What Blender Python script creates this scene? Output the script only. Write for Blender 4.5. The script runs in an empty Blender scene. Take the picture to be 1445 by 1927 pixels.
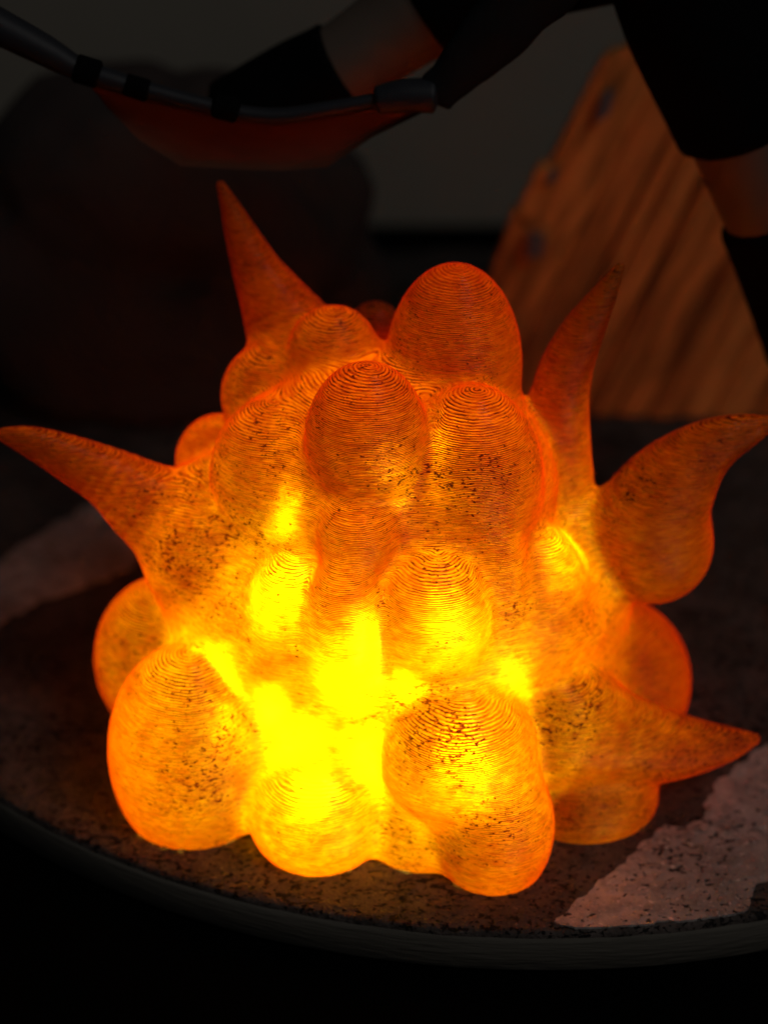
import bpy, bmesh, math, random
import numpy as np
from mathutils import Vector, noise as mnoise

random.seed(7)
scene = bpy.context.scene
MM = 0.001                                   # all layout numbers below are millimetres

# ---------------------------------------------------------------- camera
cam_data = bpy.data.cameras.new('camera')
cam = bpy.data.objects.new('camera', cam_data)
scene.collection.objects.link(cam)
cam.location = (-0.001875, -0.409648, 0.310469)
cam.rotation_euler = (math.radians(60), 0, 0)
cam_data.sensor_fit = 'VERTICAL'
cam_data.sensor_height = 36.0
cam_data.lens = 63.52
cam_data.clip_start = 0.01
cam_data.clip_end = 20.0
cam_data.dof.use_dof = True
cam_data.dof.focus_distance = 0.429
cam_data.dof.aperture_fstop = 5.9
scene.camera = cam

# ---------------------------------------------------------------- world and room light
world = bpy.data.worlds.new('World'); scene.world = world
world.use_nodes = True
bg = world.node_tree.nodes['Background']
bg.inputs['Color'].default_value = (0.95, 0.97, 1.0, 1)
bg.inputs['Strength'].default_value = 0.02

def area(name, loc, target, size, power, col):
    l = bpy.data.lights.new(name, 'AREA'); l.shape = 'DISK'; l.size = size; l.energy = power; l.color = col
    o = bpy.data.objects.new(name, l); scene.collection.objects.link(o)
    o.location = loc
    o.rotation_euler = (Vector(target) - Vector(loc)).to_track_quat('-Z', 'Y').to_euler()
    return o
area('room_lamp', (0.62, -0.65, 1.0), (0.05, 0.1, 0), 0.5, 1.75, (1.0, 0.96, 0.90))

scene.render.engine = 'CYCLES'
scene.cycles.use_denoising = True
scene.cycles.max_bounces = 16
scene.cycles.diffuse_bounces = 14
scene.cycles.transmission_bounces = 8
scene.cycles.glossy_bounces = 4
scene.cycles.sample_clamp_indirect = 12.0
vs = scene.view_settings
vs.view_transform = 'Standard'; vs.look = 'None'; vs.gamma = 1.0; vs.exposure = 0.0
vs.use_curve_mapping = False

# ---------------------------------------------------------------- helpers
def link(o, parent=None):
    scene.collection.objects.link(o)
    if parent is not None: o.parent = parent
    return o

def mesh_obj(name, verts, faces, mat, parent=None, smooth=True):
    me = bpy.data.meshes.new(name)
    me.from_pydata([tuple(v) for v in verts], [], [tuple(f) for f in faces])
    me.update()
    if smooth: me.polygons.foreach_set('use_smooth', [True] * len(me.polygons))
    me.materials.append(mat)
    return link(bpy.data.objects.new(name, me), parent)

def thing(name, label, cat, loc=(0, 0, 0), group=None):
    o = bpy.data.objects.new(name, None); o.empty_display_size = 0.02
    scene.collection.objects.link(o)
    o.location = loc; o['label'] = label; o['category'] = cat
    if group: o['group'] = group
    return o

def nodes_of(name):
    m = bpy.data.materials.new(name); m.use_nodes = True
    nt = m.node_tree; nt.nodes.clear()
    return m, nt

class N:
    """tiny node-graph writer"""
    def __init__(self, nt): self.nt = nt
    def new(self, t, **kw):
        n = self.nt.nodes.new(t)
        for k, v in kw.items(): setattr(n, k, v)
        return n
    def put(self, sock, v):
        if isinstance(v, bpy.types.NodeSocket): self.nt.links.new(v, sock)
        elif v is not None: sock.default_value = v
    def math(self, op, a, b=None, c=None, clamp=False):
        n = self.new('ShaderNodeMath', operation=op, use_clamp=clamp)
        self.put(n.inputs[0], a)
        if b is not None: self.put(n.inputs[1], b)
        if c is not None: self.put(n.inputs[2], c)
        return n.outputs[0]
    def sstep(self, x, lo, hi, a=0.0, b=1.0):
        n = self.new('ShaderNodeMapRange', interpolation_type='SMOOTHSTEP')
        self.put(n.inputs['Value'], x); self.put(n.inputs['From Min'], lo); self.put(n.inputs['From Max'], hi)
        self.put(n.inputs['To Min'], a); self.put(n.inputs['To Max'], b)
        return n.outputs[0]
    def noise(self, vec, scale, detail=3.0, rough=0.55, dist=0.0):
        n = self.new('ShaderNodeTexNoise')
        self.put(n.inputs['Vector'], vec); self.put(n.inputs['Scale'], scale)
        self.put(n.inputs['Detail'], detail); self.put(n.inputs['Roughness'], rough); self.put(n.inputs['Distortion'], dist)
        return n.outputs['Fac']
    def vmul(self, vec, s):
        n = self.new('ShaderNodeVectorMath', operation='MULTIPLY')
        self.put(n.inputs[0], vec); n.inputs[1].default_value = s
        return n.outputs[0]
    def mix(self, fac, a, b, blend='MIX'):
        n = self.new('ShaderNodeMix', data_type='RGBA', blend_type=blend)
        self.put(n.inputs[0], fac); self.put(n.inputs[6], a); self.put(n.inputs[7], b)
        return n.outputs[2]
    def bump(self, h, strength, dist):
        n = self.new('ShaderNodeBump')
        self.put(n.inputs['Height'], h); n.inputs['Strength'].default_value = strength; n.inputs['Distance'].default_value = dist
        return n.outputs[0]
    def mixsh(self, fac, a, b):
        n = self.new('ShaderNodeMixShader')
        self.put(n.inputs[0], fac); self.put(n.inputs[1], a); self.put(n.inputs[2], b)
        return n.outputs[0]
    def princ(self, col, rough=0.6, normal=None, spec=0.4, metal=0.0):
        n = self.new('ShaderNodeBsdfPrincipled')
        self.put(n.inputs['Base Color'], col); self.put(n.inputs['Roughness'], rough)
        self.put(n.inputs['Specular IOR Level'], spec); self.put(n.inputs['Metallic'], metal)
        if normal is not None: self.put(n.inputs['Normal'], normal)
        return n.outputs[0]
    def out(self, sh):
        n = self.new('ShaderNodeOutputMaterial'); self.put(n.inputs['Surface'], sh)
    def obj(self): return self.new('ShaderNodeTexCoord').outputs['Object']

def spline(pts, per=6):
    P = [np.array(list(p[0]) + [p[1]]) for p in pts]
    out = []
    for i in range(len(P) - 1):
        p0 = P[max(i - 1, 0)]; p1 = P[i]; p2 = P[i + 1]; p3 = P[min(i + 2, len(P) - 1)]
        for s in range(per):
            t = s / per
            out.append(0.5 * ((2 * p1) + (-p0 + p2) * t + (2 * p0 - 5 * p1 + 4 * p2 - p3) * t * t + (-p0 + 3 * p1 - 3 * p2 + p3) * t ** 3))
    out.append(P[-1])
    return out

def rgb(r, g, b): return (r, g, b, 1.0)

# ---------------------------------------------------------------- materials
def mat_plain(name, col, rough=0.6, scale=120, amount=0.35, bump=0.3, dist=0.0004, spec=0.3, stretch=(1, 1, 1)):
    m, nt = nodes_of(name); g = N(nt)
    co = g.vmul(g.obj(), stretch)
    n1 = g.noise(co, scale, 4); n2 = g.noise(co, scale * 0.12, 3)
    c = g.mix(g.math('MULTIPLY', n1, amount), rgb(*col), rgb(*[x * 0.35 for x in col]))
    c = g.mix(g.math('MULTIPLY', n2, amount), c, rgb(*[min(1, x * 1.6) for x in col]))
    g.out(g.princ(c, rough, g.bump(n1, bump, dist), spec))
    return m

LAYER = 0.00042
def mat_print():
    """translucent orange print: horizontal layer beads of uneven thickness, painted inner-wall shadows, dark specks caught on the beads"""
    m, nt = nodes_of('translucent_orange_print'); g = N(nt)
    co = g.obj()
    cloud = g.noise(co, 42, 5, 0.62, 0.5)
    bead = g.new('ShaderNodeAttribute'); bead.attribute_name = 'bead'
    z = g.math('ADD', bead.outputs['Fac'], g.math('MULTIPLY', cloud, 0.0014))
    ph = g.math('MULTIPLY', z, 2 * math.pi / LAYER)
    layer = g.math('MULTIPLY_ADD', g.math('SINE', ph), 0.5, 0.5)
    # uneven beads: long round the layer, short across it
    dash = g.noise(g.vmul(co, (230, 230, 1.9 / LAYER)), 1.0, 2, 0.65)
    wall = g.noise(co, 15, 2, 0.5, 1.6)  # sharp-edged noise that paints in shadows of unmodelled inner walls
    mott = g.noise(g.vmul(co, (1, 1, 1.7)), 260, 3, 0.65)
    h = g.math('ADD', g.math('MULTIPLY', layer, 0.75), g.math('MULTIPLY', dash, 0.8))
    nrm = g.bump(h, 0.8, 0.00024)
    # bead centres are thinner and paler, seams deeper
    t0 = g.math('ADD', g.math('MULTIPLY', layer, 0.34), g.math('MULTIPLY', dash, 1.12))
    t0 = g.math('ADD', t0, g.math('MULTIPLY', g.math('SUBTRACT', mott, 0.5), 0.6))
    thin = g.sstep(t0, 0.42, 1.12)
    c = g.mix(thin, rgb(0.32, 0.10, 0.0010), rgb(0.92, 0.66, 0.004))
    smud = g.noise(g.vmul(co, (1, 1, 1.4)), 110, 4, 0.7, 0.4)
    thick = g.math('ADD', g.math('ADD', g.sstep(cloud, 0.46, 0.70, 0, 0.40), g.sstep(smud, 0.52, 0.66, 0, 0.34)), g.sstep(wall, 0.50, 0.545, 0, 0.32))  # uneven thickness and smudges, with painted inner-wall shadow mixed in
    c = g.mix(thick, c, rgb(0.38, 0.115, 0.0006))
    glint = g.math('MULTIPLY', g.sstep(g.math('ADD', cloud, g.math('MULTIPLY', dash, 0.45)), 0.62, 0.50), g.sstep(dash, 0.52, 0.68))
    c = g.mix(g.math('MULTIPLY', glint, 0.8), c, rgb(0.98, 0.80, 0.015))
    # slanting through the wall is a longer way through the plastic
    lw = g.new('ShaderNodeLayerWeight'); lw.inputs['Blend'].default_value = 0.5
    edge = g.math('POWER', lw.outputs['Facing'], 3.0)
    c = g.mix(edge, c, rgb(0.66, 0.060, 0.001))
    tr = g.new('ShaderNodeBsdfTranslucent'); g.put(tr.inputs['Color'], c); g.put(tr.inputs['Normal'], nrm)
    rf = g.new('ShaderNodeBsdfRefraction'); g.put(rf.inputs['Color'], c); g.put(rf.inputs['Normal'], nrm)
    rf.inputs['IOR'].default_value = 1.25; rf.inputs['Roughness'].default_value = 0.58
    pr = g.princ(g.mix(0.25, rgb(0.985, 0.12, 0.002), c), 0.28, nrm, 0.5)
    sh = g.mixsh(0.30, tr.outputs[0], rf.outputs[0])
    sh = g.mixsh(0.48, sh, pr)
    # dark specks: smudged blots, dashes lying in the seams, dust
    s1 = g.noise(g.vmul(co, (1, 1, 2.3)), 740, 3, 0.62)
    area1 = g.noise(co, 34, 4, 0.7, 0.6)
    blot = g.sstep(g.math('ADD', s1, g.math('MULTIPLY', area1, 0.72)), 0.985, 1.055)
    seam = g.sstep(layer, 0.55, 0.15)
    d2 = g.noise(g.vmul(co, (330, 330, 1.3 / LAYER)), 1.0, 2, 0.6)
    scratch = g.math('MULTIPLY', seam, g.sstep(g.math('ADD', d2, g.math('MULTIPLY', area1, 0.75)), 0.845, 0.965))
    sp = g.math('MAXIMUM', blot, g.math('MULTIPLY', scratch, 0.85))
    dark = g.princ(rgb(0.030, 0.009, 0.004), 0.55, nrm, 0.3)
    dtr = g.new('ShaderNodeBsdfTranslucent'); dtr.inputs['Color'].default_value = rgb(0.15, 0.018, 0.001)
    dark = g.mixsh(0.32, dark, dtr.outputs[0])
    g.out(g.mixsh(sp, sh, dark))
    return m

def mat_emit(name, col, strength):
    m, nt = nodes_of(name); g = N(nt)
    e = g.new('ShaderNodeEmission'); e.inputs['Color'].default_value = rgb(*col); e.inputs['Strength'].default_value = strength
    g.out(e.outputs[0])
    return m

def mat_grit(name, base, dark, pit=0.5):
    """cast clay surface: lumpy, with dark pits of mixed size and small bright crumbs"""
    m, nt = nodes_of(name); g = N(nt)
    co = g.obj()
    big = g.noise(co, 24, 4, 0.65, 0.4); mid = g.noise(co, 150, 4, 0.65); fine = g.noise(co, 620, 3, 0.65)
    p1 = g.noise(g.vmul(co, (1, 1.6, 1)), 330, 2, 0.5, 0.5)
    p2 = g.noise(g.vmul(co, (1, 1.4, 1)), 620, 2, 0.5, 0.3)
    dens = g.noise(co, 45, 2)
    t1 = g.math('ADD', p1, g.math('MULTIPLY', dens, 0.35)); t2 = g.math('ADD', p2, g.math('MULTIPLY', dens, 0.25))
    pits = g.math('MAXIMUM', g.sstep(t1, 0.84 - 0.10 * pit, 0.89 - 0.10 * pit), g.sstep(t2, 0.79 - 0.10 * pit, 0.84 - 0.10 * pit))
    c = g.mix(g.sstep(big, 0.3, 0.7), rgb(*base), rgb(*[x * 0.5 for x in base]))
    c = g.mix(g.sstep(mid, 0.42, 0.66, 0, 0.6), c, rgb(*[x * 0.35 for x in base]))
    c = g.mix(g.sstep(fine, 0.60, 0.72, 0, 0.55), c, rgb(*[min(1, x * 2.0) for x in base]))
    c = g.mix(g.math('MULTIPLY', pits, 0.95), c, rgb(*dark))
    h = g.math('ADD', g.math('MULTIPLY', fine, 0.4), g.math('ADD', g.math('MULTIPLY', mid, 1.2), g.math('MULTIPLY', big, 1.5)))
    h = g.math('SUBTRACT', h, g.math('MULTIPLY', pits, 0.8))
    g.out(g.princ(c, 0.8, g.bump(h, 1.0, 0.0016), 0.2))
    return m

M_PRINT = mat_print()
M_EMITTER = mat_emit('led_and_glow_fill', (0.78, 1.0, 0.20), 95.0)
M_SOCKET = mat_plain('white_socket', (0.7, 0.68, 0.62), 0.5)
M_CLAY = mat_grit('brown_clay', (0.10, 0.078, 0.070), (0.006, 0.005, 0.005), 0.7)
M_PALE = mat_grit('pale_plaster', (0.50, 0.43, 0.41), (0.03, 0.024, 0.022), 0.2)
M_RIM = mat_plain('dark_base_rim', (0.09, 0.081, 0.068), 0.85, 1100, 0.8, 0.9, 0.0005, 0.2, (0.10, 0.10, 1.0))
M_TABLE = mat_plain('black_table', (0.0015, 0.0015, 0.0015), 0.95, 90, spec=0.0)
M_WALL = mat_plain('olive_grey_wall', (0.21, 0.19, 0.158), 0.9, 25, 0.3, 0.1)
M_SKIN = mat_plain('matte_skin_paint', (0.11, 0.08, 0.062), 0.6, 150, 0.25)
M_BLACK = mat_plain('black_paint', (0.003, 0.003, 0.0035), 0.85, 200, 0.4, 0.5, 0.0005, 0.03)
M_NAVY = mat_plain('blue_grey_paint', (0.014, 0.015, 0.020), 0.55, 260, 0.4)
M_MAROON = mat_plain('dark_red_cloth', (0.10, 0.036, 0.020), 0.8, 160, 0.5, 0.5, 0.0008, 0.1, (1, 1, 3))
M_BAND = mat_plain('dark_grey_fabric', (0.011, 0.011, 0.012), 0.85, 420, 0.6, 0.6, 0.0006, 0.05, (1, 1, 0.3))
M_CHIP = mat_plain('blue_grey_chip', (0.09, 0.09, 0.11), 0.7)
M_ROCK = mat_plain('dull_brown_rock', (0.040, 0.030, 0.028), 0.85, 60, 0.5, 0.6, 0.003, 0.1)

# ---------------------------------------------------------------- layout, millimetres
LOBES = [
    ((15.86, 9.0, 111.37), 17.53, 27.98),
    ((-6.05, -22.5, 107.06), 14.91, 20.01),
    ((19.76, -16.2, 92.25), 17.73, 25.39),
    ((-14.86, 15.0, 111.55), 12.09, 13.75),
    ((-4.23, 36.0, 110.21), 7.43, 7.43),
    ((-31.35, 18.0, 98.9), 13.44, 14.48),
    ((-45.99, 19.5, 78.19), 12.05, 13.51),
    ((-30.59, -6.75, 89.33), 15.14, 19.58),
    ((-8.4, -32.25, 85.34), 9.56, 11.45),
    ((10.26, -36.0, 65.74), 14.43, 17.35),
    ((-24.19, -30.75, 60.71), 11.73, 18.38),
    ((-11.35, -39.3, 63.22), 9.93, 20.15),
    ((36.65, -19.5, 59.0), 13.36, 21.00),
    ((16.91, -43.5, 28.86), 19.93, 19.50),
    ((25.89, -51.75, 11.55), 15.54, 21.35),
    ((7.75, -42.3, 5.43), 14.95, 15.87),
    ((26.38, -28.5, 66.38), 8.24, 18.19),
    ((-19.03, -42.3, 9.49), 18.47, 17.07),
    ((-52.32, -29.25, 17.9), 21.97, 31.94),
    ((50.88, -24.0, 2.19), 21.25, 19.34),
    ((61.92, 6.0, 15.61), 22.09, 24.71),
    ((-62.01, 4.5, 24.24), 20.07, 24.69),
    ((69.16, 0.0, 64.47), 15.74, 16.30),
    ((-47.66, -3.0, 64.15), 18.17, 20.05),
    ((45.82, -25.5, 28.95), 13.92, 10.57),
]
SPIKES = [
    [((-47.55, -1.5, 68.95), 14.65), ((-60.64, 0.0, 74.2), 11.96), ((-71.91, 0.75, 82.85), 8.28), ((-83.21, 1.5, 89.18), 6.04), ((-92.43, 1.8, 93.67), 4.10), ((-99.31, 1.8, 95.83), 1.91), ],
    [((-24.91, 30.0, 107.96), 13.04), ((-30.48, 33.75, 117.85), 9.32), ((-35.11, 37.5, 125.39), 6.77), ((-39.07, 40.5, 133.95), 4.64), ((-42.02, 42.75, 141.26), 2.80), ((-44.65, 44.25, 147.6), 1.26), ],
    [((43.49, 9.0, 79.08), 10.13), ((43.89, 9.75, 86.64), 8.66), ((43.57, 10.5, 100.31), 7.72), ((45.05, 11.25, 110.6), 6.83), ((49.02, 12.75, 120.36), 5.42), ((53.43, 14.25, 128.51), 3.50), ((57.54, 15.75, 136.26), 1.21), ],
    [((66.77, -0.75, 70.93), 14.63), ((71.31, 0.0, 80.1), 12.44), ((77.33, 0.75, 88.65), 9.05), ((83.77, 1.2, 93.99), 6.55), ((90.35, 1.5, 96.91), 4.49), ((98.53, 1.8, 99.81), 1.36), ],
    [((45.05, -28.5, 25.15), 15.57), ((57.88, -27.75, 21.47), 12.86), ((70.79, -27.0, 18.45), 9.97), ((80.81, -26.25, 17.53), 7.18), ((89.27, -25.8, 18.06), 4.50), ((96.09, -25.5, 19.41), 1.55), ],
]
BULB = [(-12.3, -16.5, 13.49), ]
PIPING = [((-103.5, 45.0, 191.64), 4.80), ((-88.29, 45.0, 183.33), 4.04), ((-79.31, 45.0, 178.16), 2.98), ((-71.4, 45.0, 175.42), 2.71), ((-64.09, 45.0, 173.21), 2.31), ((-43.25, 45.0, 167.78), 1.92), ((-29.63, 45.0, 165.96), 2.06), ((-15.89, 45.0, 167.92), 1.91), ((-4.26, 45.0, 170.16), 1.77), ]
CLIP = [((-42.56, 45.0, 168.06), 3.28), ((-77.33, 45.0, 177.61), 3.65), ((-65.03, 45.0, 173.35), 2.86), ]
CUFF = [((-3.31, 44.7, 170.25), 3.68), ((3.23, 44.7, 171.36), 4.22), ((10.72, 44.7, 171.36), 4.49), ]
BAND = [((11.41, 45.0, 171.55), 5.18), ((19.38, 45.0, 180.21), 7.02), ((29.78, 45.0, 191.64), 9.33), ((39.89, 45.0, 203.44), 10.52), ]
PANEL_TOP = [(-79.67, 45.75, 175.19), (-64.33, 45.45, 170.43), (-43.37, 45.45, 165.96), (-29.71, 45.45, 164.13), (-15.93, 45.45, 166.1), (-4.27, 45.45, 168.34), (7.36, 45.45, 168.62), (14.18, 45.45, 169.74), ]
PANEL_BOT = [(-74.0, 49.5, 167.08), (-66.25, 51.0, 157.75), (-55.84, 51.75, 150.22), (-41.77, 51.75, 149.34), (-29.08, 51.75, 148.75), (-17.05, 51.75, 149.63), (-5.01, 50.25, 158.57), (9.49, 48.0, 166.42), ]
LEG_A = [((62.72, 84.0, 205.37), 16.94), ((31.95, 84.0, 197.06), 15.67), ((12.17, 84.0, 185.76), 14.41), ((-0.06, 84.0, 177.1), 12.50), ((-13.98, 84.0, 167.55), 11.74), ((-25.94, 85.5, 161.13), 11.85), ((-42.78, 87.0, 149.99), 12.76), ]
LEG_B = [((68.97, 69.0, 208.57), 15.06), ((81.56, 69.0, 186.77), 17.93), ((94.03, 69.0, 162.46), 17.24), ((103.27, 69.0, 143.01), 16.41), ((111.78, 69.0, 125.94), 16.10), ((129.07, 69.0, 95.04), 19.20), ]
PLANKS = [
    [(13.63, 7.47), (23.25, 6.58), (81.45, 141.35), (72.91, 139.35)],
    [(23.25, 6.62), (38.3, 5.72), (99.54, 151.3), (85.84, 155.15)],
    [(38.31, 5.28), (53.38, 4.38), (113.2, 150.55), (99.61, 152.43)],
    [(53.4, 3.93), (60.26, 3.03), (121.41, 154.43), (115.37, 154.1)],
    [(60.24, 3.32), (72.34, 2.42), (130.94, 150.86), (120.49, 147.93)],
    [(72.35, 2.24), (84.45, 1.35), (143.52, 154.48), (133.23, 150.67)],
    [(84.47, 1.17), (96.59, 0.26), (153.24, 150.72), (142.17, 153.45)],
    [(96.61, 0.08), (108.75, -0.82), (165.63, 154.0), (155.34, 150.73)],
    [(108.76, -1.0), (120.93, -1.9), (177.24, 155.29), (166.67, 154.35)],
    [(120.94, -2.08), (136.15, -2.99), (190.11, 152.61), (176.29, 155.47)],
    [(136.19, -3.44), (151.42, -4.35), (204.55, 154.06), (191.79, 150.1)],
    [(151.47, -4.8), (170.16, -5.71), (220.35, 150.47), (203.14, 154.85)],
    [(170.26, -6.47), (182.51, -7.38), (232.3, 152.19), (222.2, 148.77)],
]  # plane y=201.0
SHARDS = [
    [(33.55, 48.34), (44.44, 42.02), (48.59, 60.81), (38.79, 66.95)],
    [(38.85, 64.91), (46.44, 66.95), (52.54, 81.07), (43.92, 84.05)],
    [(43.22, 77.07), (52.54, 81.07), (59.26, 98.77), (52.64, 100.71)],
    [(55.7, 94.88), (62.89, 100.71), (69.43, 116.94), (64.77, 117.88)],
    [(65.08, 112.21), (71.43, 114.11), (78.28, 136.43), (72.95, 134.6)],
]
CHIPS = [
    [(48.35, 66.95), (54.6, 68.58), (54.65, 76.06), (49.25, 78.07)],
    [(53.83, 94.88), (57.5, 96.44), (58.42, 100.71), (55.11, 99.74)],
    [(69.79, 116.94), (74.77, 119.76), (76.02, 129.08), (72.12, 127.22)],
]
PATCH_R = [(40.36, -74.76), (44.85, -68.48), (49.97, -63.63), (53.83, -58.68), (59.25, -52.62), (64.92, -45.37), (68.99, -40.71), (72.15, -37.92), (77.61, -39.0), (82.03, -35.76), (85.26, -25.8), (92.89, -14.3), (106.82, -2.33), (121.29, 2.6), (109.16, -55.67), (96.56, -57.68), (92.54, -61.26), (89.43, -67.52), (84.74, -71.73), (77.89, -73.44), (68.52, -74.76), (63.09, -76.25), (57.89, -76.07), (51.22, -77.37), ]
PATCH_L = [(-135.49, 81.48), (-123.9, 102.9), (-114.05, 118.55), (-105.05, 131.22), (-96.17, 140.55), (-82.83, 129.38), (-80.54, 101.21), (-86.78, 87.93), (-99.17, 78.31), (-110.04, 72.04), (-118.23, 61.35), (-127.7, 42.39), ]
# wallbase [ -7.659347   420.40233495   0.        ]
# slabbase [ 94.32279333 202.03631446   0.        ]
# boulder [-88.94971417 220.22401713   0.        ]
# hollow [-84.845796  285.5774571   0.       ]
# boulder c [-82.06446496 187.5         54.13618504] 0.18979755020310082
# cam [  -1.875      -409.64795593  310.46892711] D 510.0 lens 63.51842241826674
# focus dist 421.0485666905281


# ---------------------------------------------------------------- setting: table and wall
def quad(name, pts, mat, label=None):
    o = mesh_obj(name, pts, [(0, 1, 2, 3)], mat, smooth=False); o['kind'] = 'structure'; return o
TZ = -0.0135
quad('table', [(-1.2, -0.9, TZ), (1.4, -0.9, TZ), (1.4, 0.435, TZ), (-1.2, 0.435, TZ)], M_TABLE)
quad('wall', [(-1.2, 0.435, TZ), (1.4, 0.435, TZ), (1.4, 0.435, 1.2), (-1.2, 0.435, 1.2)], M_WALL)

# ---------------------------------------------------------------- round display base
DC = (0.0383, 0.1464); DR = 0.2245
base = thing('display_base', 'round dark display base with gritty brown top under the glowing lamp', 'display base', (DC[0], DC[1], 0))
def disc_profile():
    seg = 420
    prof = [(0.0, 0.0), (0.30, 0.0), (0.60, 0.0), (0.80, 0.0), (0.90, 0.0), (0.955, 0.0), (0.982, 0.0), (0.994, -0.0002), (0.9985, -0.0009), (0.9975, -0.0032)]
    V = [(0, 0, 0)]; F = []
    for r, z in prof[1:]:
        for i in range(seg):
            a = 2 * math.pi * i / seg
            jit = mnoise.noise(Vector((math.cos(a) * 60, math.sin(a) * 60, r * 9)))
            jit2 = mnoise.noise(Vector((math.cos(a) * 14, math.sin(a) * 14, 3)))
            k = 1.0
            if r > 0.97: k += 0.0012 * jit + 0.0012 * jit2
            zz = z + (0.00035 * jit if r > 0.9 else 0) - (0.0 if r < 0.99 else 0.0004 * max(0, jit2))
            V.append((DR * r * k * math.cos(a), DR * r * k * math.sin(a), zz))
    for i in range(seg): F.append((0, 1 + i, 1 + (i + 1) % seg))
    for j in range(len(prof) - 2):
        for i in range(seg):
            a0 = 1 + j * seg + i; a1 = 1 + j * seg + (i + 1) % seg
            F.append((a0, a0 + seg, a1 + seg, a1))
    return V, F
V, F = disc_profile(); mesh_obj('top', V, F, M_CLAY, base)
def lathe(prof, seg):
    V = []; F = []
    for r, z in prof:
        for i in range(seg):
            a = 2 * math.pi * i / seg; V.append((r * math.cos(a), r * math.sin(a), z))
    for j in range(len(prof) - 1):
        for i in range(seg):
            a0 = j * seg + i; a1 = j * seg + (i + 1) % seg
            F.append((a0, a0 + seg, a1 + seg, a1))
    return V, F
V, F = lathe([(0.2225, -0.0022), (0.2243, -0.0023), (0.2248, -0.0032), (0.2248, -0.0119), (0.2245, -0.0123), (0.215, -0.0125), (0.2145, -0.0135)], 256)
mesh_obj('rim', V, F, M_RIM, base)

def patch(name, outline, mat, parent, thick=0.0008, seed=1):
    """thin flake of plaster with a ragged, crumbled edge"""
    P = [Vector((x * MM - DC[0], y * MM - DC[1], 0)) for x, y in outline]
    rag = []
    n = len(P)
    for i in range(n):
        a, b = P[i], P[(i + 1) % n]; steps = max(2, int((b - a).length / 0.0012))
        for s in range(steps):
            p = a.lerp(b, s / steps); d = (b - a).normalized(); nrm = Vector((d.y, -d.x, 0))
            k = mnoise.noise(p * 420 + Vector((seed, 0, 0))) * 0.0011 + mnoise.noise(p * 160) * 0.0016
            p = p + nrm * k
            m = p.length
            if m > DR * 0.9935: p = p * (DR * 0.9935 / m)
            rag.append(p)
    bm = bmesh.new()
    vs_ = [bm.verts.new((p.x, p.y, thick)) for p in rag]
    f = bm.faces.new(vs_)
    if f.normal.z < 0: f.normal_flip()
    bm.normal_update()
    if f.normal.z < 0: f.normal_flip()
    ins = bmesh.ops.inset_region(bm, faces=[f], thickness=0.0006, depth=0.0)
    low = [bm.verts.new((p.x, p.y, -0.0002)) for p in rag]
    m_ = len(rag)
    for i in range(m_):
        bm.faces.new((vs_[i], low[i], low[(i + 1) % m_], vs_[(i + 1) % m_]))
    for v in vs_: v.co.z = thick * 0.55
    bmesh.ops.recalc_face_normals(bm, faces=bm.faces)
    me = bpy.data.meshes.new(name); bm.to_mesh(me); bm.free()
    me.materials.append(mat)
    return link(bpy.data.objects.new(name, me), parent)
p = patch('plaster_patch', PATCH_R, M_PALE, base, seed=2); p['label'] = 'pale ragged plaster patch at the front edge'
p = patch('plaster_patch', PATCH_L, M_PALE, base, seed=5); p['label'] = 'pale plaster patch behind the lamp'

# ---------------------------------------------------------------- the glowing print
CORE = [((0, 0, 14), (70, 48, 48)), ((0, 0, 48), (60, 45, 40)), ((-1, 1, 82), (44, 35, 35)), ((48, 2, 46), (17, 17, 32)), ((-44, 4, 56), (19, 18, 33))]
VOX = 1.05
KS = 4.2
prims = []                                   # (owner index, kind, data)
owners = []
for c, rr in CORE: prims.append((0, 'e', (np.array(c, float), np.array(rr, float))))
owners.append('core_shell')
for c, rh, rz in LOBES:
    owners.append('lobe'); prims.append((len(owners) - 1, 'e', (np.array(c), np.array([rh, rh, rz]))))
for sp in SPIKES:
    owners.append('spike')
    ss = spline(sp, 4)
    prims.append((len(owners) - 1, 'c', [(a[:3], a[3], b[:3], b[3]) for a, b in zip(ss[:-1], ss[1:])]))

def prim_d(p, kind, d):
    if kind == 'e':
        c, r = d
        q = p - c
        k0 = np.sqrt(((q / r) ** 2).sum(-1)); k1 = np.sqrt(((q / r ** 2) ** 2).sum(-1)) + 1e-9
        return k0 * (k0 - 1.0) / k1
    out = None
    for a, ra, b, rb in d:
        ab = b - a
        t = np.clip(((p - a) @ ab) / (ab @ ab), 0, 1)
        v = np.sqrt(((p - a - t[..., None] * ab) ** 2).sum(-1)) - (ra + (rb - ra) * t)
        out = v if out is None else np.minimum(out, v)
    return out

def smin(a, b, k):
    h = np.maximum(k - np.abs(a - b), 0) / k
    return np.minimum(a, b) - h * h * k * 0.25

def prim_box(kind, d):
    if kind == 'e': c, r = d; return c - r, c + r
    lo = np.min([np.minimum(a - ra, b - rb) for a, ra, b, rb in d], axis=0)
    hi = np.max([np.maximum(a + ra, b + rb) for a, ra, b, rb in d], axis=0)
    return lo, hi

def field(p):
    out = np.full(p.shape[0], 50.0); best = np.full(p.shape[0], 1e9); who = np.zeros(p.shape[0], int)
    for o, kind, d in prims:
        lo, hi = prim_box(kind, d)
        sel = np.where(((p > lo - 8) & (p < hi + 8)).all(1))[0]
        if len(sel) == 0: continue
        v = prim_d(p[sel], kind, d)
        out[sel] = smin(out[sel], v, KS)
        better = v < best[sel]
        best[sel[better]] = v[better]; who[sel[better]] = o
    return out, who

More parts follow.
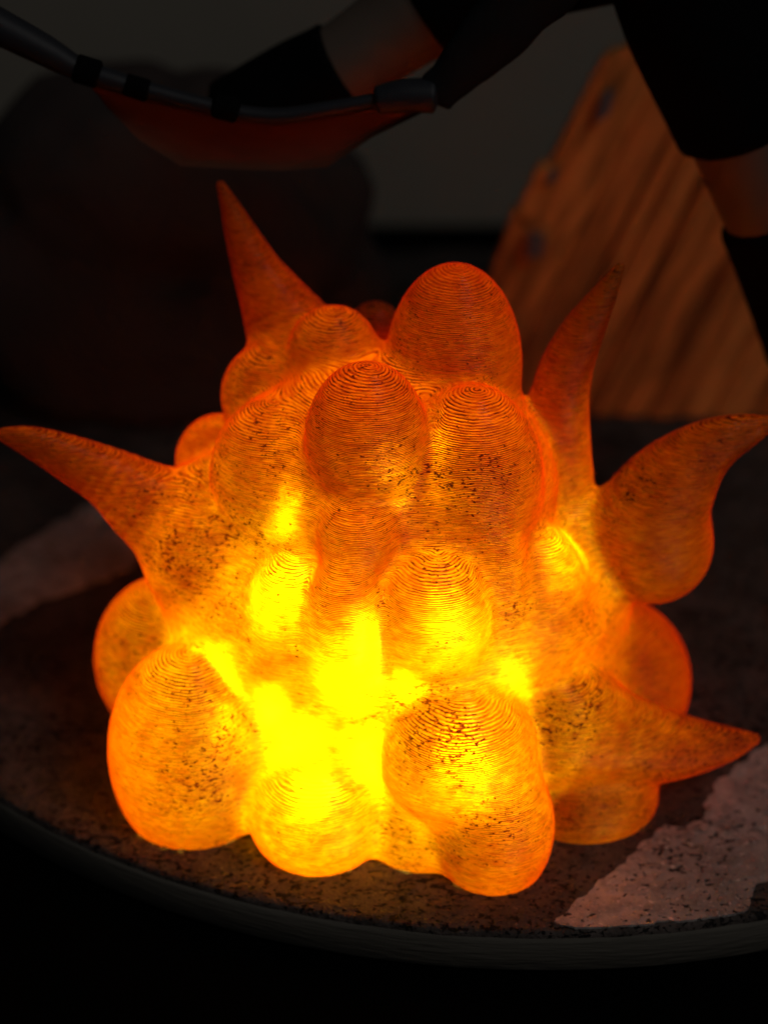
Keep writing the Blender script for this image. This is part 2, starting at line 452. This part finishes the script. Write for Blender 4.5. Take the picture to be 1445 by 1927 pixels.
def sdf_grid():
    lo = np.array([-104, -72, -2.1]); hi = np.array([104, 56, 152])
    n = np.ceil((hi - lo) / VOX).astype(int) + 1
    ax = [lo[i] + VOX * np.arange(n[i]) for i in range(3)]
    f = np.full(n, 50.0, dtype=np.float32)
    for o, kind, d in prims:
        l, h = prim_box(kind, d)
        i0 = np.maximum(np.floor((l - 8 - lo) / VOX).astype(int), 0); i1 = np.minimum(np.ceil((h + 8 - lo) / VOX).astype(int) + 1, n)
        if (i1 <= i0).any(): continue
        sl = tuple(slice(a, b) for a, b in zip(i0, i1))
        g = np.stack(np.meshgrid(*[ax[k][sl[k]] for k in range(3)], indexing='ij'), -1)
        f[sl] = smin(f[sl], prim_d(g, kind, d).astype(np.float32), KS)
    return lo, n, f
def nets(lo, n, f, level=0.0):
    f = f - level
    s = f < 0
    # surface nets
    cs = np.zeros(tuple(n - 1), int)
    for dx in (0, 1):
        for dy in (0, 1):
            for dz in (0, 1):
                cs += s[dx:n[0] - 1 + dx, dy:n[1] - 1 + dy, dz:n[2] - 1 + dz]
    act = (cs > 0) & (cs < 8)
    idx = -np.ones(cs.shape, int); cells = np.argwhere(act); idx[act] = np.arange(len(cells))
    acc = np.zeros((len(cells), 3)); cnt = np.zeros(len(cells))
    corners = [(0,0,0),(1,0,0),(0,1,0),(1,1,0),(0,0,1),(1,0,1),(0,1,1),(1,1,1)]
    for a in range(8):
        for b in range(a + 1, 8):
            ca, cb = np.array(corners[a]), np.array(corners[b])
            if np.abs(ca - cb).sum() != 1: continue
            fa = f[tuple((cells + ca).T)]; fb = f[tuple((cells + cb).T)]
            m = (fa < 0) != (fb < 0)
            t = np.zeros(len(cells)); t[m] = fa[m] / (fa[m] - fb[m])
            pt = ca + t[:, None] * (cb - ca)
            acc[m] += pt[m]; cnt[m] += 1
    verts = lo + VOX * (cells + acc / np.maximum(cnt, 1)[:, None])
    quads = []
    for axis in range(3):
        b_, c_ = [(1, 2), (2, 0), (0, 1)][axis]
        sa = [slice(1, -1)] * 3; sa[axis] = slice(0, -1); sb = [slice(1, -1)] * 3; sb[axis] = slice(1, None)
        e0 = s[tuple(sa)]; e1 = s[tuple(sb)]
        loc = np.argwhere(e0 != e1); inside = e0[tuple(loc.T)]
        off = np.ones(3, int); off[axis] = 0
        g = loc + off
        def cell(db, dc):
            k = g.copy(); k[:, b_] -= db; k[:, c_] -= dc
            return idx[tuple(k.T)]
        q = np.stack([cell(1, 1), cell(0, 1), cell(0, 0), cell(1, 0)], 1)
        q[~inside] = q[~inside][:, ::-1]
        quads.append(q)
    return verts, np.concatenate(quads)
def print_shell(lo, n, f):
    verts, quads = nets(lo, n, f)
    def grad(p):
        e = 0.25; g = np.zeros_like(p)
        for k in range(3):
            d = np.zeros(3); d[k] = e
            g[:, k] = field(p + d)[0] - field(p - d)[0]
        return g / (2 * e)
    for it in range(2):
        v, who = field(verts); g = grad(verts)
        step = v / np.maximum((g * g).sum(1), 0.15)
        verts = verts - np.clip(step, -0.6, 0.6)[:, None] * g
    g = grad(verts); nrm = g / np.linalg.norm(g, axis=1)[:, None]
    v, who = field(verts)
    # stand it on the base: squash what reaches below the foot, drop the underside
    z = verts[:, 2]
    keep = (z[quads] > -0.6).all(1)
    quads = quads[keep]
    verts[:, 2] = np.where(z < 0.0, -0.15, z)
    return verts * MM, nrm, quads, who

lamp = thing('glow_lamp', 'glowing translucent orange printed explosion lamp with bulging lobes and spikes', 'lamp', (0, 0, 0))
grid = sdf_grid()
verts, nrm, quads, who = print_shell(*grid)
fown = who[quads]
fo = np.array([np.bincount(r).argmax() for r in fown])
for k, nm in enumerate(owners):
    q = quads[fo == k]
    if len(q) == 0: continue
    used, inv = np.unique(q, return_inverse=True)
    inv = inv.reshape(q.shape)
    me = bpy.data.meshes.new(nm)
    me.from_pydata(verts[used].tolist(), [], inv.tolist())
    me.polygons.foreach_set('use_smooth', [True] * len(me.polygons))
    me.update()
    me.normals_split_custom_set_from_vertices(nrm[used].tolist())
    me.materials.append(M_PRINT)
    # bead coordinate: height on the walls, closed rings round the top of each dome
    bz = verts[used][:, 2].copy()
    if nm == 'lobe':
        c_ = np.array(LOBES[k - 1][0]) * MM
        rho = np.hypot(verts[used][:, 0] - c_[0] - 0.0012, verts[used][:, 1] - c_[1])
        bz -= 0.38 * rho * np.clip(nrm[used][:, 2], 0, 1) ** 5
    me.attributes.new('bead', 'FLOAT', 'POINT').data.foreach_set('value', bz.astype(np.float32))
    link(bpy.data.objects.new(nm, me), lamp)

def ellip(c, r, seg=24, rings=14):
    V = [(c[0], c[1], c[2] + r[2])]; F = []
    for j in range(1, rings):
        t = math.pi * j / rings
        for i in range(seg):
            a = 2 * math.pi * i / seg
            V.append((c[0] + r[0] * math.sin(t) * math.cos(a), c[1] + r[1] * math.sin(t) * math.sin(a), c[2] + r[2] * math.cos(t)))
    V.append((c[0], c[1], c[2] - r[2]))
    for i in range(seg): F.append((0, 1 + i, 1 + (i + 1) % seg))
    for j in range(rings - 2):
        for i in range(seg):
            a0 = 1 + j * seg + i; a1 = 1 + j * seg + (i + 1) % seg
            F.append((a0, a0 + seg, a1 + seg, a1))
    L_ = len(V) - 1
    for i in range(seg): F.append((L_, L_ - seg + (i + 1) % seg, L_ - seg + i))
    return V, F
LEDS_AND_FILL = [((-24, -22, 17), 6.0), ((-4, -27, 17), 6.0), ((-10, -20, 38), 5.2), ((13, -20, 52), 4.0), ((-26, -12, 55), 3.8), ((43, 2, 58), 3.0),  # strong low bulbs are the lamp's own, the rest added for scattered glow
        ((-44, -12, 33), 4.2), ((30, -14, 32), 3.2), ((-2, 2, 84), 2.1), ((14, 6, 86), 2.0), ((-25, -3, 76), 2.9), ((17, -33, 20), 4.0), ((-30, -26, 32), 4.4),
        ((-20, -36, 9), 3.6), ((5, -27, 40), 4.2), ((-8, -28, 56), 3.2), ((-46, -18, 16), 3.2), ((22, -30, 10), 2.4)]
for (bx, by, bz), br in LEDS_AND_FILL:
    c_ = (bx * MM, by * MM, bz * MM)
    V, F = ellip(c_, (br * MM, br * MM, br * 1.15 * MM), 16, 10); emitter = mesh_obj('bulb_and_glow_fill', V, F, M_EMITTER, lamp)
    V, F = lathe([(0.0008, -br * 1.7 * MM), (0.55 * br * MM, -br * 1.6 * MM), (0.55 * br * MM, -br * 1.0 * MM), (0.0008, -br * 0.9 * MM)], 12)
    mesh_obj('socket', [(x + c_[0], y + c_[1], z + c_[2]) for x, y, z in V], F, M_SOCKET, emitter)
order = [16, 6, 12, 0, 13, 1, 17, 11, 7, 5, 3, 14, 2, 15, 9, 8, 10, 4]
added_wire = [((LEDS_AND_FILL[k][0][0], LEDS_AND_FILL[k][0][1], LEDS_AND_FILL[k][0][2] - LEDS_AND_FILL[k][1] * 1.7), 0.5) for k in order]  # unseen strand, added to join the inner bulbs
# absorbing volume added inside the hollow shell, to redden light with distance
fv, fq = nets(*grid, level=-1.3)
fv[:, 2] = np.maximum(fv[:, 2], 0.35)
m, nt = nodes_of('reddening_absorber'); g = N(nt)
ab = g.new('ShaderNodeVolumeAbsorption'); ab.inputs['Color'].default_value = rgb(0.965, 0.54, 0.0); ab.inputs['Density'].default_value = 52.0
o_ = g.new('ShaderNodeOutputMaterial'); nt.links.new(ab.outputs[0], o_.inputs['Volume'])
mesh_obj('reddening_volume', (fv * MM).tolist(), fq.tolist(), m, lamp)

# ---------------------------------------------------------------- things behind, out of focus
def tube(pts, seg=20, per=6, flat=1.0, rough=0.0):
    """tapered tube through (point, radius) pairs, rounded at both ends"""
    S = spline(pts, per); V = []; F = []
    n = len(S); prev = None
    C_ = [Vector(s[:3]) * MM for s in S]; R_ = [max(s[3], 0.05) * MM for s in S]
    d0 = (C_[1] - C_[0]).normalized(); d1 = (C_[-1] - C_[-2]).normalized()
    rings = []
    for k in (0.35, 0.75): rings.append((C_[0] - d0 * R_[0] * (1 - k) * 0.5, R_[0] * k * 1.15))
    rings += list(zip(C_, R_))
    for k in (0.75, 0.35): rings.append((C_[-1] + d1 * R_[-1] * (1 - k) * 0.5, R_[-1] * k * 1.15))
    m = len(rings)
    ref = Vector((0, 1, 0))
    for i, (c, r) in enumerate(rings):
        d = (rings[min(i + 1, m - 1)][0] - rings[max(i - 1, 0)][0]).normalized()
        x = ref.cross(d).normalized(); y = d.cross(x).normalized()
        for j in range(seg):
            a = 2 * math.pi * j / seg
            k = 1 + rough * mnoise.noise(Vector((i * 0.35, math.cos(a) * 1.5, math.sin(a) * 1.5)))
            V.append(c + x * (r * k * math.cos(a)) + y * (r * k * flat * math.sin(a)))
    for i in range(m - 1):
        for j in range(seg):
            a0 = i * seg + j; a1 = i * seg + (j + 1) % seg
            F.append((a0, a1, a1 + seg, a0 + seg))
    F.append(tuple(range(seg))[::-1]); F.append(tuple(range((m - 1) * seg, m * seg)))
    return V, F
def tube_obj(name, pts, mat, parent, **kw):
    V, F = tube(pts, **kw); return mesh_obj(name, V, F, mat, parent)

V, F = tube(added_wire, 8, 8); mesh_obj('added_wire', V, F, M_SOCKET, lamp)

# cloth flap with a piped edge
flap = thing('cloth_flap', 'dark red cloth flap with blue grey piped edge hanging over the lamp', 'cloth')
tv = PANEL_TOP; bv = PANEL_BOT; V = []; F = []
nr = 7
for side in (0, 1):
    for (a, b) in zip(tv, bv):
        for r in range(nr):
            t = r / (nr - 1); p = Vector(a).lerp(Vector(b), t)
            p.y += 2.2 * math.sin(t * math.pi) + 0.8 * mnoise.noise(Vector((p.x * 0.08, p.z * 0.08, 0))) + side * 1.2
            V.append(p * MM)
na = len(tv); off = na * nr
for i in range(na - 1):
    for r in range(nr - 1):
        a = i * nr + r
        F.append((a, a + 1, a + nr + 1, a + nr)); F.append((off + a, off + a + nr, off + a + nr + 1, off + a + 1))
for i in range(na - 1):
    for r in (0, nr - 1):
        a = i * nr + r; F.append((a, a + nr, off + a + nr, off + a))
for r in range(nr - 1):
    for i in (0, na - 1):
        a = i * nr + r; F.append((a, a + 1, off + a + 1, off + a))
mesh_obj('panel', V, F, M_MAROON, flap)
tube_obj('piping', PIPING, M_NAVY, flap)
for c, r in CLIP:
    tube_obj('clip', [((c[0] - 2.6, c[1], c[2] + 0.8), r), ((c[0] + 2.6, c[1], c[2] - 0.8), r)], M_BLACK, flap)
tube_obj('cuff', CUFF, M_NAVY, flap)
tube_obj('shoulder_band', BAND, M_BAND, flap, flat=0.55, rough=0.15)

# figurine of which only the legs reach into the picture
fig = thing('figurine', 'figurine in black shorts and black boots with bare knees, legs spread above lamp', 'figurine')
def sub(pts, i0, i1, grow):
    return [(p, r * grow) for p, r in pts[i0:i1]]
def body():
    VA, FA = tube(LEG_A); VB, FB = tube(LEG_B)
    k = len(VA)
    return VA + VB, FA + [tuple(i + k for i in f) for f in FB]
V, F = body(); mesh_obj('body', V, F, M_SKIN, fig)
def cut(pts, t0, t1, grow, per=8):
    S = spline(pts, per); n = len(S); a, b = int(t0 * (n - 1)), int(t1 * (n - 1))
    return [((s[0], s[1], s[2]), s[3] * grow) for s in S[a:b + 1]]
tube_obj('shorts', cut(LEG_A, 0.0, 0.36, 1.14), M_BLACK, fig, per=1)
tube_obj('boot', cut(LEG_A, 0.68, 1.0, 1.10), M_BLACK, fig, per=1)
tube_obj('shorts', cut(LEG_B, 0.0, 0.46, 1.16), M_BLACK, fig, per=1)
tube_obj('boot', cut(LEG_B, 0.76, 1.0, 1.14), M_BLACK, fig, per=1)

# leaning board screen
def mat_plank(i):
    base_ = [(0.62, 0.24, 0.06), (0.52, 0.20, 0.05), (0.68, 0.28, 0.07), (0.38, 0.15, 0.045)][i % 4]
    m, nt = nodes_of('stained_plank'); g = N(nt)
    co = g.obj()
    rot = g.new('ShaderNodeMapping'); rot.inputs['Rotation'].default_value = (0, math.radians(-27), 0)
    nt.links.new(co, rot.inputs['Vector'])
    v = g.vmul(rot.outputs[0], (7, 3, 1))
    grain = g.noise(v, 26, 4, 0.6, 0.4); big = g.noise(g.vmul(rot.outputs[0], (3, 1, 1)), 9 + i * 0.3, 3)
    c = g.mix(g.sstep(grain, 0.35, 0.7), rgb(*base_), rgb(*[x * 0.35 for x in base_]))
    c = g.mix(g.sstep(big, 0.55, 0.75, 0, 0.75), c, rgb(0.06, 0.045, 0.05))
    g.out(g.princ(c, 0.6, g.bump(grain, 0.6, 0.001), 0.2))
    return m
PM = [mat_plank(i) for i in range(4)]
screen = thing('board_screen', 'amber lit wooden board screen with slanting planks and ragged edge behind the lamp', 'board')
PY = 0.201
def slab(name, q, y0, y1, mat, parent, bev=0.0012):
    bm = bmesh.new()
    f = [bm.verts.new((x * MM, y0, z * MM)) for x, z in q]; b = [bm.verts.new((x * MM, y1, z * MM)) for x, z in q]
    bm.faces.new(f[::-1]); bm.faces.new(b)
    for i in range(4): bm.faces.new((f[i], f[(i + 1) % 4], b[(i + 1) % 4], b[i]))
    bmesh.ops.recalc_face_normals(bm, faces=bm.faces)
    bmesh.ops.bevel(bm, geom=bm.edges[:], offset=bev, segments=2, affect='EDGES')
    me = bpy.data.meshes.new(name); bm.to_mesh(me); bm.free(); me.materials.append(mat)
    return link(bpy.data.objects.new(name, me), parent)
for i, q in enumerate(PLANKS):
    (x0, z0), (x1, z1), (x2, z2), (x3, z3) = q
    g_ = 0.25 + 0.35 * random.random()
    qq = [(x0 + g_, max(z0, 0.3)), (x1 - g_, max(z1, 0.3)), (x2 - g_, z2), (x3 + g_, z3)]
    dy = random.uniform(-0.0014, 0.0014)
    slab('plank', qq, PY - 0.004 + dy, PY + 0.004 + dy, PM[random.randrange(4)], screen)
for i, q in enumerate(SHARDS):
    slab('shard', q, PY - 0.006, PY + 0.002, PM[i % 3], screen, 0.0008)
for q in CHIPS:
    slab('paint_chip', q, PY - 0.0105, PY - 0.0085, M_CHIP, screen, 0.0005)
lo_, hi_ = PLANKS[1], PLANKS[-1]
back = [(lo_[0][0] + 3, 0.3), (hi_[1][0] - 3, 0.3), (hi_[2][0] - 8, hi_[2][1] - 8), (PLANKS[5][3][0] + 4, PLANKS[5][3][1] - 10)]
slab('backing_board', back, PY + 0.0085, PY + 0.013, M_ROCK, screen)

# boulder far behind on the left
rock = thing('boulder', 'dull brown blurred boulder with a dark hollow behind the lamp', 'rock', (-0.085, 0.235, 0))
V, F = ellip((0, 0, 0.045), (0.085, 0.055, 0.075), 64, 40)
V2 = []
for v in V:
    p = Vector(v); n_ = (p - Vector((0, 0, 0.045))).normalized()
    k = 0.012 * mnoise.noise(p * 22) + 0.006 * mnoise.noise(p * 60)
    hx = p - Vector((0.012, -0.052, 0.062))
    d = (hx.x / 0.032) ** 2 + (hx.z / 0.022) ** 2
    if p.y < 0: k -= 0.030 * math.exp(-d * 1.2)
    p += n_ * k; p.z = max(p.z, 0.0004)
    V2.append(p)
mesh_obj('rock_body', V2, F, M_ROCK, rock)
